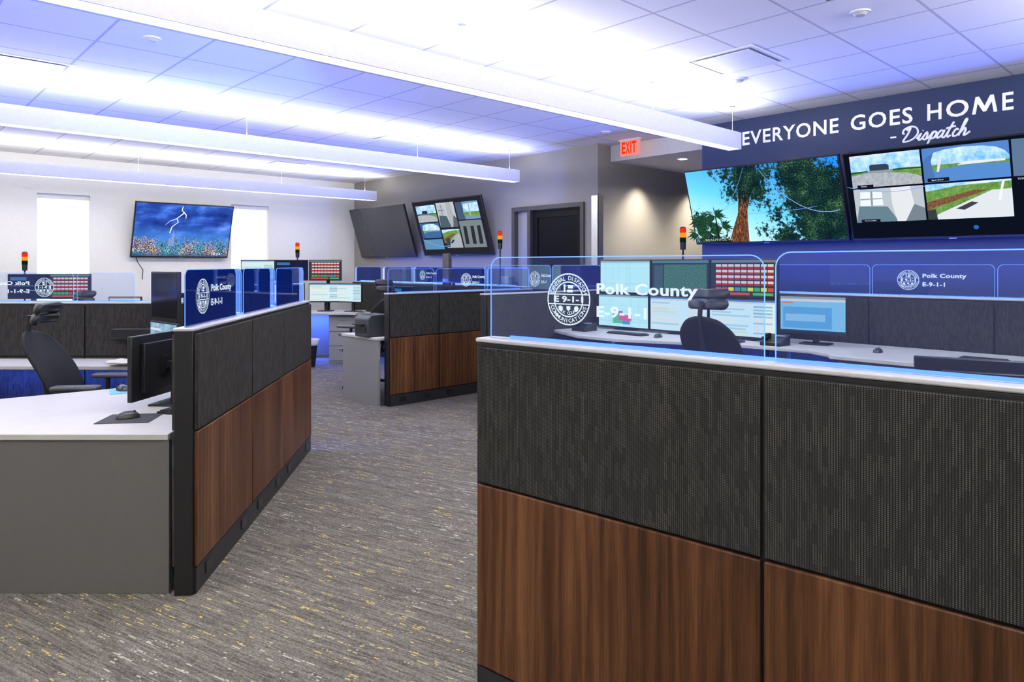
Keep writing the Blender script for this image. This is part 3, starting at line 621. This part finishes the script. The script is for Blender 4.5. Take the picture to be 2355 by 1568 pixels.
def glass(P0,rz,x0,x1,z0,z1,logo=None,flip=False,th=.0425,r=.04,edge=.0012,label=None):
    d=Vector((math.cos(rz),math.sin(rz))); n=Vector((-d.y,d.x)); p=Vector(P0[:2])+d*x0+n*th
    w=x1-x0;h=z1-z0
    o=thing('glass_screen',label or ('clear glass divider with blue edges'+(' and etched emblem' if logo else ' on partition top')),'glass divider',(p.x,p.y,z0),rz,group='glass dividers')
    P=rrect(w,h,r)
    B().prism(P,-.003,.003,axis='y').done('glass_pane',GLASS,o,smooth=False)
    e=[(x,0,z) for x,z in P[1:]]+[(0,0,0)]
    B().sweep(e,edge,6).done('lit_edge',BLUE,o)
    if logo:
        lx,lz,lr,tx0,tx1=logo
        b=B(); b.add_mesh(EMB,Matrix.Translation((lx,-.0055,lz))@Matrix.Diagonal((-lr if flip else lr,1,lr,1)))
        b.done('etched_emblem',ETCH,o,smooth=False,recalc=False)
        b=B(); hh=lr*.42
        fit_text(b,'Polk County',tx0,lz+lr*.12,tx1-tx0,hh*1.25,-.0055,flip=flip,offset=.03)
        b.done('etched_lettering',ETCH,o,smooth=False,recalc=False)
        b=B(); w2=(tx1-tx0)*.52; fit_text(b,'E-9-1-1',(tx1-w2) if flip else tx0,lz-lr*.62,w2,hh,-.0055,flip=flip,offset=.03)
        b.done('etched_lettering',ETCH,o,smooth=False,recalc=False)
    return o
# front station, near run
P0=(-.126,2.515); dr=Vector((.768,-.640)).normalized(); HF=1.29
P1=(P0[0]+dr.x*2,P0[1]+dr.y*2)
o,rzF=partition('dark fabric and walnut partition with silver cap beside the aisle',P0,P1,HF,[1.034,1.034,.9],split=.775)
glass(P0,rzF,.03,1.02,HF,1.578,logo=(.345,.148,.086,.455,.80),edge=.0017)
glass(P0,rzF,1.05,2.2,HF,1.585,edge=.0017)
# front station, side run & rear run (in front of the navy wall)
partition('dark fabric side partition of a workstation',ab(4.53,5.2),ab(6.5,5.2),1.27,[.96,.97],outlets=False,front='fabric')
HB=1.29
o,rzB=partition('long dark fabric partition in front of the navy wall',ab(6.5,5.28),ab(6.5,.2),HB,[.16,.93,.93,.93,.93,.93,.9],front='fabric',outlets=False)
for i in range(5):
    x=.16+.93*i
    glass(ab(6.5,5.28),rzB,x+.01,x+.92,HB,1.555,logo=(.29,.135,.085,.40,.72) if i in(3,) else None,edge=.0015)
Q0=ab(4.53,5.2)
glass(Q0,RA,.02,.97,1.27,1.55,logo=(.7,.135,.08,.8,.95)); glass(Q0,RA,.99,1.85,1.27,1.55)
# left station
HL=1.255
L0=(-1.499,3.28); L1=(-1.70,5.86)
o,rzL=partition('dark fabric and walnut partition beside a curved desk',L0,L1,HL,[.905,.76,.93],split=.768)
glass(L0,rzL,.02,.88,HL,1.53,logo=(.22,.14,.088,.34,.66),edge=.0017)
glass(L0,rzL,.92,1.64,HL,1.53,edge=.0015); glass(L0,rzL,1.68,2.55,HL,1.53,edge=.0015)
K0=(-5.6,6.0)
partition('dark fabric rear partition of the workstation',K0,(-1.8,6.0),1.235,[.95,.99,.62+.3,.88],front='fabric',outlets=False)
glass(K0,0,.9,1.81,1.235,1.485,logo=(.66,.125,.082,.17,.53),flip=True,edge=.0015)
glass(K0,0,1.84,2.34,1.235,1.485)
# middle station
HM=1.245
o,rzM=partition('dark fabric and walnut partition run ending beside a printer desk',ab(4.25,6.5),ab(6.5,6.5),HM,[.68,.79,.75],split=.755)
M0=ab(4.25,6.5)
glass(M0,rzM,.02,.65,HM,1.51,edge=.0015); glass(M0,rzM,.68,1.45,HM,1.51,edge=.0015,logo=(.45,.13,.08,.55,.75)); glass(M0,rzM,1.48,2.2,HM,1.51,edge=.0015)
o,rzN=partition('long dark fabric partition in front of the grey wall',ab(6.5,11.1),ab(6.5,6.6),1.27,[.9,.9,.9,.9,.87],front='fabric',outlets=False)
for i in range(5): glass(ab(6.5,11.1),rzN,.9*i+.02,.9*i+.86,1.27,1.52,logo=(.25,.125,.075,.35,.62) if i==2 else None)
# ------------------------------------------------------------------ desks
def desk(label,pts,z,legs=(),panels=(),t=.03,rz=0,loc=(0,0)):
    o=thing('desk',label,'desk',(loc[0],loc[1],0),rz)
    B().prism(pts,z-t,z).done('desktop',DESK,o,bevel=.004)
    for p in panels: B().box(*p).done('side_panel',GREYLAM,o,bevel=.002)
    for x,y in legs: B().box(x-.04,y-.03,0.02,x+.04,y+.03,z-t).box(x-.04,y-.3,0,x+.04,y+.3,.025).done('leg',mat('leg_grey',(.25,.25,.26),.4),o)
    return o
def curve(c,r,a0,a1,n=10): return [(c[0]+r[0]*math.cos(rad(a0+(a1-a0)*i/n)),c[1]+r[1]*math.sin(rad(a0+(a1-a0)*i/n))) for i in range(n+1)]
pts=[(-4.7,3.29),(-1.62,3.29),(-1.80,5.97),(-4.7,5.97),(-4.7,5.52),(-3.6,5.52)]+curve((-3.08,4.90),(.66,.60),85,-42,14)+[(-3.05,4.16),(-3.7,3.86),(-4.7,3.68)]
desk('curved pale desk with grey end panel',pts,.755,legs=[(-2.2,5.5),(-4.3,5.7)],panels=[(-4.69,3.30,0,-1.62,3.33,.724)])
pts=[(6.44,5.15),(5.45,5.15),(5.2,4.6),(5.2,4.1),(5.42,3.6),(5.62,3.1),(5.66,2.5),(5.55,2.3),(5.45,2.24),(5.45,.4),(6.44,.4)]
desk('pale sit-stand desk wrapping around the dispatcher position',pts,.86,legs=[(6.1,4.9),(6.1,2.9)],rz=RA)
def pedestal(label,P,rz,w,d,h,n=3,m=None):
    o=thing('pedestal_cabinet',label,'cabinet',(P[0],P[1],0),rz)
    B().box(-w/2,0.0,0,w/2,d,h).done('cabinet_body',m or GREYLAM,o,bevel=.003)
    hh=(h-.06)/n
    for i in range(n):
        z=.04+i*hh
        dr=B().box(-w/2+.01,-.018,z,w/2-.01,0,z+hh-.012).done('drawer',m or GREYLAM,o,bevel=.002)
        B().box(-.07,-.032,z+hh-.06,.07,-.018,z+hh-.045).done('handle',STEEL,dr)
    return o
pedestal('grey pedestal cabinet under the pale desk',ab(5.5,1.75),FACE_W,.9,.6,.825,2)
GL2=mat('grey_laminate_light',(.22,.215,.205),.5)
o=desk('pale desk return with grey end panel holding a printer',[(4.17,6.6),(6.45,6.6),(6.45,7.38),(4.17,7.38)],.75,legs=[(6.0,7.0)],rz=RA)
B().box(4.18,6.6,0,4.21,7.36,.718).done('side_panel',GL2,o,bevel=.002)
desk('pale desk along the grey wall partition',[(5.75,7.6),(6.45,7.6),(6.45,10.7),(5.75,10.7)],.75,legs=[(6.1,8.0),(6.1,10.3)],rz=RA)
pedestal('grey three drawer pedestal at a desk end',(-2.68,11.1),rad(0),.46,.5,.76,3,mat('grey_laminate_pale',(.28,.275,.265),.5))
desk('pale desk carrying a bank of monitors near the windows',[(-4.9,11.0),(-3.0,11.0),(-2.45,10.95),(-2.45,11.75),(-4.6,11.75)],.80,legs=[(-4.3,11.4),(-3.4,11.4)],panels=[(-4.6,11.69,.05,-2.95,11.71,.765)])
desk('pale desk behind the partition near the windows',[(-6.6,8.7),(-4.6,8.7),(-4.6,9.5),(-6.6,9.5)],.80,legs=[(-6.0,9.1),(-4.9,9.1)])
desk('small pale desk behind the near partition',[(1.25,2.0),(2.6,1.25),(2.9,1.75),(1.5,2.75)],.80,legs=[(1.9,2.1)])
# ------------------------------------------------------------------ chairs
def chair(label,P,rz,s=1.0):
    o=thing('office_chair',label,'chair',(P[0],P[1],0),rz,group='black task chairs'); o.scale=(s,s,s)
    b=B()
    for i in range(5):
        a=2*math.pi*i/5+.3; b.cyl((0,0,.11),(.30*math.cos(a),.30*math.sin(a),.075),.03,.018,10)
    b.cyl((0,0,.06),(0,0,.14),.045,.04); b.done('star_base',BLACK,o)
    for i in range(5):
        a=2*math.pi*i/5+.3; x,y=.30*math.cos(a),.30*math.sin(a); n=Vector((-math.sin(a),math.cos(a),0))
        b=B()
        for k in(-1,1): b.cyl(Vector((x,y,.03))+n*(.008*k),Vector((x,y,.03))+n*(.026*k),.03,.03,16)
        b.cyl((x,y,.03),(x,y,.08),.009); b.done('caster',BLACK,o)
    B().cyl((0,0,.12),(0,0,.42),.026,.022).done('gas_column',STEEL,o)
    B().box(-.12,-.16,.40,.12,.12,.44).done('tilt_mechanism',BLACK,o,bevel=.01)
    def seat(u,v):
        x=(u-.5)*.50; y=(v-.5)*.48
        k=1-.10*(abs(2*v-1)**3); z=.50-.015*(1-(2*u-1)**2)-.03*(max(0,v-.75)*4)**2*.6
        return (x*k,y*(1-.08*abs(2*u-1)**3),z)
    B().grid(seat,8,8).done('seat',BLKMESH,o,solid=.065,sub=2)
    def back(u,v):
        w=.20+.055*math.sin(min(1,v*1.15)*math.pi*.8)
        if v>.8: w-=.10*((v-.8)/.2)**1.6
        x=(u-.5)*2*w; z=.56+.64*v-.03*(2*u-1)**2*v; y=-.215-.20*v+.055*math.sin(v*math.pi*1.2+.3)+.05*(2*u-1)**2
        return (x,y,z)
    B().grid(back,10,14).done('backrest',BLKMESH,o,solid=.032,sub=1)
    B().tube([(0,-.10,.42),(0,-.24,.46),(0,-.30,.62),(0,-.345,.85),(0,-.42,1.05),(0,-.455,1.2),(0,-.44,1.31)],.018,10).done('back_spine',BLACK,o)
    for z0,z1 in((1.245,1.32),(1.325,1.40)):
        def head(u,v):
            x=(u-.5)*2*(.165-.03*abs(2*v-1)**2.5); z=z0+(z1-z0)*v; y=-.405+.085*(2*u-1)**2+.045*(z-1.25)/.15
            return (x,y,z)
        B().grid(head,8,4).done('headrest',mat('headrest_black',(.016,.016,.017),.4),o,solid=.045,sub=2)
    for k in(-1,1):
        b=B(); b.tube([(k*.2,-.02,.43),(k*.29,-.02,.45),(k*.30,-.02,.79)],.018,10); b.done('armrest_post',BLACK,o)
        B().box(k*.30-.05,-.13,.79,k*.30+.05,.19,.825).done('armrest',mat('armrest_grey',(.07,.072,.076),.4),o,bevel=.014)
    return o
chair('black ergonomic task chair with headrest inside the curved desk',(-2.92,4.86),rad(-84),.92)
chair('black ergonomic task chair facing the monitor bank',ab(5.0,2.85),rad(43.2-90+4),.98)
chair('black task chair with headrest by the printer desk',(-1.86,8.9),rad(60),.98)
chair('black task chair in front of far monitors',(-3.65,10.1),rad(10),.95)
chair('black task chair behind the rear partition',(-4.75,8.2),rad(-20),.9)
# ------------------------------------------------------------------ monitor banks
bs=[4.62,3.935,3.25]; uis=['map','dark','radio']; low=['map2','cad','cad']
for i,bb in enumerate(bs):
    monitor(['wide monitor showing a pale street map, upper row','wide monitor showing a dark aerial view, upper row','wide monitor showing red radio channel buttons, upper row'][i],ab(6.0,bb),1.245,FACE_W,.675,.365,uis[i],.86,seed=i+3,group='dispatch monitors',dep=.14,bigbase=False)
    monitor(['wide monitor showing a coloured map, lower row','wide monitor showing pale call list windows, lower row','wide monitor showing pale form windows, lower row'][i],ab(5.97,bb),.878,FACE_W,.675,.363,low[i],.86,seed=i+13,group='dispatch monitors',dep=.08)
monitor('black monitor with a blue desktop window on a stand',ab(6.02,2.62),.955,rad(-40),.56,.335,'blue',.86,seed=4,group='dispatch monitors')
for i,px in enumerate((-4.15,-3.6,-3.05)):
    monitor('monitor in a far bank, upper row, '+['pale form windows','mostly dark desktop','red radio buttons'][i],(px,11.42),1.30,rad([6,0,-4][i]),.54,.34,['cad','dark2','radio'][i],.80,seed=i+31,group='far monitors',dep=.14,bigbase=False)
for i,px in enumerate((-3.05,-2.62)):
    monitor('monitor in a far bank, lower row, with pale windows',(px,11.36-.1*i),.95,rad([0,-25][i]),.5,.31,['cad','cad'][i],.80,seed=i+41,group='far monitors')
monitor('monitor in a far bank, lower row',(-3.62,11.36),.95,0,.5,.31,'cad',.80,seed=49,group='far monitors')
monitor('monitor with red and green radio buttons behind glass',(-5.62,8.9),1.12,rad(4),.5,.32,'radio',.80,seed=51,group='far monitors')
monitor('dark desktop monitor behind glass',(-6.17,8.93),1.12,rad(7),.5,.32,'dark2',.80,seed=52,group='far monitors')
monitor('low monitor with pale screen behind the partition',(-4.95,8.95),.88,rad(0),.42,.27,'blue',.80,seed=53,group='far monitors')
# left station monitors
monitor('black monitor seen from behind, facing the chair',(-2.05,4.06),.80,rad(-97),.52,.36,'off',.755,group='left desk monitors',dep=.10)
monitor('black monitor further along the curved desk, facing the chair',(-2.13,4.78),.88,rad(-80),.52,.36,'off',.755,group='left desk monitors',dep=.10)
monitor('switched-off monitor in the upper row of the corner',(-2.75,5.55),1.115,rad(-42),.52,.385,'off',.755,group='left desk monitors',dep=.16,bigbase=False)
monitor('monitor with cloudy sky picture in the lower row of the corner',(-2.72,5.48),.775,rad(-42),.52,.33,'cloud',.755,group='left desk monitors')
monitor('dark navy monitor behind the glass divider',(-2.22,5.5),1.10,rad(-30),.50,.42,'navy',.755,group='left desk monitors',dep=.16,bigbase=False)
# low monitor behind near partition
monitor('low dark monitor seen from behind on a small desk',(1.76,2.44),.865,rad(150),.62,.35,'off',.80,group='dispatch monitors')
# ------------------------------------------------------------------ small stuff
def keyboard(P,z,rz,w=.43):
    o=thing('keyboard','black computer keyboard on the desk','keyboard',(P[0],P[1],z),rz,group='keyboards')
    B().box(-w/2,-.065,0,w/2,.065,.014).done('keyboard_body',BLACK,o,bevel=.003)
    b=B()
    for i in range(15):
        for j in range(5): x=-w/2+.012+i*(w-.02)/15; y=-.055+j*.022; b.box(x,y,.014,x+(w-.02)/15-.004,y+.018,.020)
    o2=b.done('keys',mat('key_black',(.03,.03,.032),.5),o,smooth=False); o2['kind']='stuff'
def mouse(P,z,rz,label='small black computer mouse on the desk'):
    o=thing('computer_mouse',label,'mouse',(P[0],P[1],z),rz,group='mice')
    b=B().ball((0,0,.004),.033,.058,.034); 
    for v in b.bm.verts: v.co.z=max(0,v.co.z)
    b.done('mouse_body',mat('mouse_dark',(.04,.04,.045),.3),o)
    B().cyl((-.004,.03,.03),(.004,.03,.03),.008).done('scroll_wheel',BLACK,o)
tag(B().prism([(-.13,-.11),(.13,-.11),(.13,.11),(-.13,.11)],0,.004).done('mouse_pad',mat('pad_grey',(.04,.04,.045),.8),loc=(-1.98,3.62,.755),rot=(0,0,rad(8)),bevel=.002),'dark grey mouse pad on the pale desk','mouse pad')
mouse((-1.99,3.62),.759,rad(-60),'large black computer mouse on a dark pad'); keyboard((-1.80,3.93),.755,rad(80),.42); mouse((-2.46,4.42),.759,rad(60))
tag(B().prism([(-.1,-.09),(.1,-.09),(.1,.09),(-.1,.09)],0,.004).done('mouse_pad',mat('pad_blue',(.15,.45,.7),.8),loc=(-2.43,4.42,.7552),rot=(0,0,rad(30))),'light blue mouse pad on the curved desk','mouse pad')
keyboard((-2.36,5.12),.755,rad(-60))
keyboard(ab(5.62,4.3),.86,FACE_W); keyboard(ab(5.75,3.35),.86,FACE_W)
mouse(ab(5.6,3.92),.86,FACE_W); mouse(ab(5.9,2.05),.86,FACE_W); mouse(ab(5.85,1.0),.86,FACE_W)
keyboard(ab(5.95,1.35),.86,FACE_W,.3)
def phone(P,z,rz):
    o=thing('desk_phone','dark desk telephone with handset and lit display','telephone',(P[0],P[1],z),rz,group='desk phones')
    B().prism([(-.1,0),(.1,0),(.1,.09),(-.1,.03)],-.09,.09,axis='y').done('phone_body',BLACK,o,rot=(0,0,rad(90)),bevel=.004)
    B().box(-.09,-.03,.07,-.045,.03,.10).box(-.088,-.08,.05,-.05,.08,.075).done('handset',BLACK,o,bevel=.008)
    B().box(0,.0,.078,.07,.05,.084).done('display',em((.4,.6,.8),.6),o)
phone(ab(5.8,2.85),.86,FACE_W); phone(ab(5.6,4.85),.86,FACE_W)
def bottle(P,z):
    o=thing('sanitizer_bottle','clear blue pump sanitizer bottle','bottle',(P[0],P[1],z))
    B().cyl((0,0,0),(0,0,.10),.028,.03,16).cyl((0,0,.10),(0,0,.125),.03,.012,16).done('bottle_body',mat('blue_gel',(.25,.5,.85),.2),o)
    B().cyl((0,0,.125),(0,0,.16),.008).box(-.006,-.03,.155,.006,.006,.165).done('pump',WHITEPL,o)
bottle((-3.02,5.70),.755)
def towel(P,z,rz):
    b=B(); b.grid(lambda u,v:((u-.5)*.28,(v-.5)*.2,.012+.02*math.sin(u*9+v*3)*math.sin(v*7)+.018),14,10)
    tag(b.done('cloth_towel',mat('cream_cloth',(.65,.6,.52),.95,bump=.5,scale=200),loc=(P[0],P[1],z),rot=(0,0,rz),solid=.012,sub=1),'crumpled cream cloth on the desk','towel')
towel((-3.05,5.55),.757,.3)
tag(B().box(-.17,-.02,-.045,.17,.045,.045).box(-.14,.045,-.02,.14,.06,.02).done('sound_bar',BLACK,loc=(-3.22,5.92,.97),bevel=.008),'small black bar unit on the rear partition','speaker')
def printer(P,z,rz):
    o=thing('printer','compact black office printer on the desk end','printer',(P[0],P[1],z),rz)
    B().prism([(-.13,0),(.14,0),(.14,.25),(-.08,.25),(-.13,.20)],-.14,.14,axis='y').done('printer_body',mat('printer_dark',(.045,.05,.055),.4),o,bevel=.012)
    B().box(-.145,-.11,.05,-.128,.11,.13).done('paper_drawer',BLACK,o,bevel=.003)
    B().box(-.19,-.09,.135,-.12,.09,.145).done('output_tray',BLACK,o)
    B().box(-.08,-.08,.2501,-.01,.08,.256).done('control_panel',mat('panel_grey',(.15,.16,.17),.3),o)
printer((-1.60,7.93),.75,RA)
def bin_(P):
    o=thing('trash_can','black waste bin with white liner','trash can',(P[0],P[1],0))
    b=B(); b.cyl((0,0,0),(0,0,.40),.11,.15,4); bmesh.ops.rotate(b.bm,verts=b.bm.verts,cent=(0,0,0),matrix=Matrix.Rotation(rad(45),3,'Z')); b.done('bin_body',BLACK,o,bevel=.01,smooth=False)
    b=B(); b.grid(lambda u,v:((.155+.012*math.sin(u*40)*v)*math.cos(2*math.pi*u),(.155+.012*math.sin(u*40)*v)*math.sin(2*math.pi*u),.33+.09*v),40,3); b.done('bin_liner',WHITEPL,o,solid=.003)
bin_((-3.12,10.7))
def tower(P,z0,zt,label='black stack light with red and amber lenses on a pole'):
    o=thing('signal_light',label,'signal light',(P[0],P[1],z0),group='stack signal lights'); h=zt-z0
    B().cyl((0,0,0),(0,0,.012),.04,.04,20).cyl((0,0,.012),(0,0,h-.25),.011,.011,10).done('pole',BLACK,o)
    B().cyl((0,0,h-.25),(0,0,h-.17),.030,.033,20).done('signal_base',BLACK,o)
    for i,(c,s) in enumerate((((.01,.06,.03),.3),((1,.40,.02),.9),((.9,.04,.015),.9))):
        z=h-.17+i*.052; B().cyl((0,0,z),(0,0,z+.048),.034,.034,20).cyl((0,0,z+.048),(0,0,z+.052),.035,.035,20).done('signal_lens',em(c,s),o)
    B().cyl((0,0,h-.014),(0,0,h),.035,.02,20).done('signal_cap',BLACK,o)
tower(ab(6.57,4.275),HB,1.97); tower(ab(6.57,7.24),1.27,2.03); 
tower((-3.58,11.66),.80,1.93); tower((-6.45,9.25),.80,1.73)
monitor('tall black monitor seen from behind on an arm',ab(6.1,7.85),1.10,rad(-70),.36,.62,'off',.75,group='dispatch monitors',bigbase=False)
monitor('monitor at the grey wall desk',ab(6.15,9.0),.90,FACE_W,.55,.33,'dark2',.75,group='dispatch monitors')
# ------------------------------------------------------------------ blue accent lighting (LED strips)
BL=(.06,.14,1.0)
def led(label,P,rz,L,z,e,up=True,w=.03):
    o=thing('led_strip',label,'led strip light',(P[0],P[1],z),rz,group='blue led strips')
    s=1 if up else -1
    B().box(0,-.006,-.004,L,.006,.004).done('led_channel',em((.08,.2,1),3),o,smooth=False)
    area('led_lamp',(L/2,0,.006*s),(math.pi if up else 0,0,0),L,w,e,BL,o)
def strip_ab(a0,b0,a1,b1,z,e,up=True):
    p=Vector(ab(a0,b0)); q_=Vector(ab(a1,b1)); d=q_-p; led('blue led strip on a partition top' if up else 'blue led strip beneath a desk',p,math.atan2(d.y,d.x),d.length,z,e,up)
strip_ab(6.53,5.1,6.53,.4,HB+.004,68)
strip_ab(6.53,10.9,6.53,6.9,1.274,50)
strip_ab(4.4,6.56,6.3,6.56,HM+.004,45)
n=Vector((-math.sin(rzF),math.cos(rzF)))
led('blue led strip on a partition top',(P0[0]+.07*n.x+dr.x*.1,P0[1]+.07*n.y+dr.y*.1),rzF,2.2,HF+.004,16)
nl=Vector((-math.sin(rzL),math.cos(rzL)))
led('blue led strip on a partition top',(L0[0]+.07*nl.x,L0[1]+.07*nl.y+.1),rzL,2.4,HL+.004,62)
led('blue led strip on a partition top',(-5.5,6.07),0,3.6,1.239,120)
led('blue led strip beneath a desk',(-4.5,5.85),0,2.6,.715,38,False)
strip_ab(6.3,5.0,6.3,2.4,.82,26,False)
led('blue led strip beneath a desk',(-4.7,11.5),0,2.0,.76,110,False)
strip_ab(6.3,7.7,6.3,10.6,.71,30,False)
# ------------------------------------------------------------------ world & camera
w=bpy.data.worlds.new('World'); scn.world=w; w.use_nodes=True
w.node_tree.nodes['Background'].inputs[0].default_value=(.7,.8,1,1); w.node_tree.nodes['Background'].inputs[1].default_value=.3
cam=bpy.data.cameras.new('camera'); co=bpy.data.objects.new('camera',cam); COL.objects.link(co)
cam.sensor_width=36; cam.lens=36*1607/2355; cam.shift_y=-174/2355; cam.clip_start=.05
co.location=(0,0,1.55); co.rotation_euler=(rad(90),0,0); scn.camera=co
scn.view_settings.view_transform='Standard'; scn.view_settings.look='None'; scn.view_settings.exposure=0
# turn the whole plan so that the room walls are square to the world axes
for ob in list(bpy.data.objects):
    if ob.parent is None:
        x,y,z=ob.location; ob.location=(x*CA+y*SA,-x*SA+y*CA,z)
        e=ob.rotation_euler
        ob.rotation_euler=(e[0],e[1],e[2]-RA)
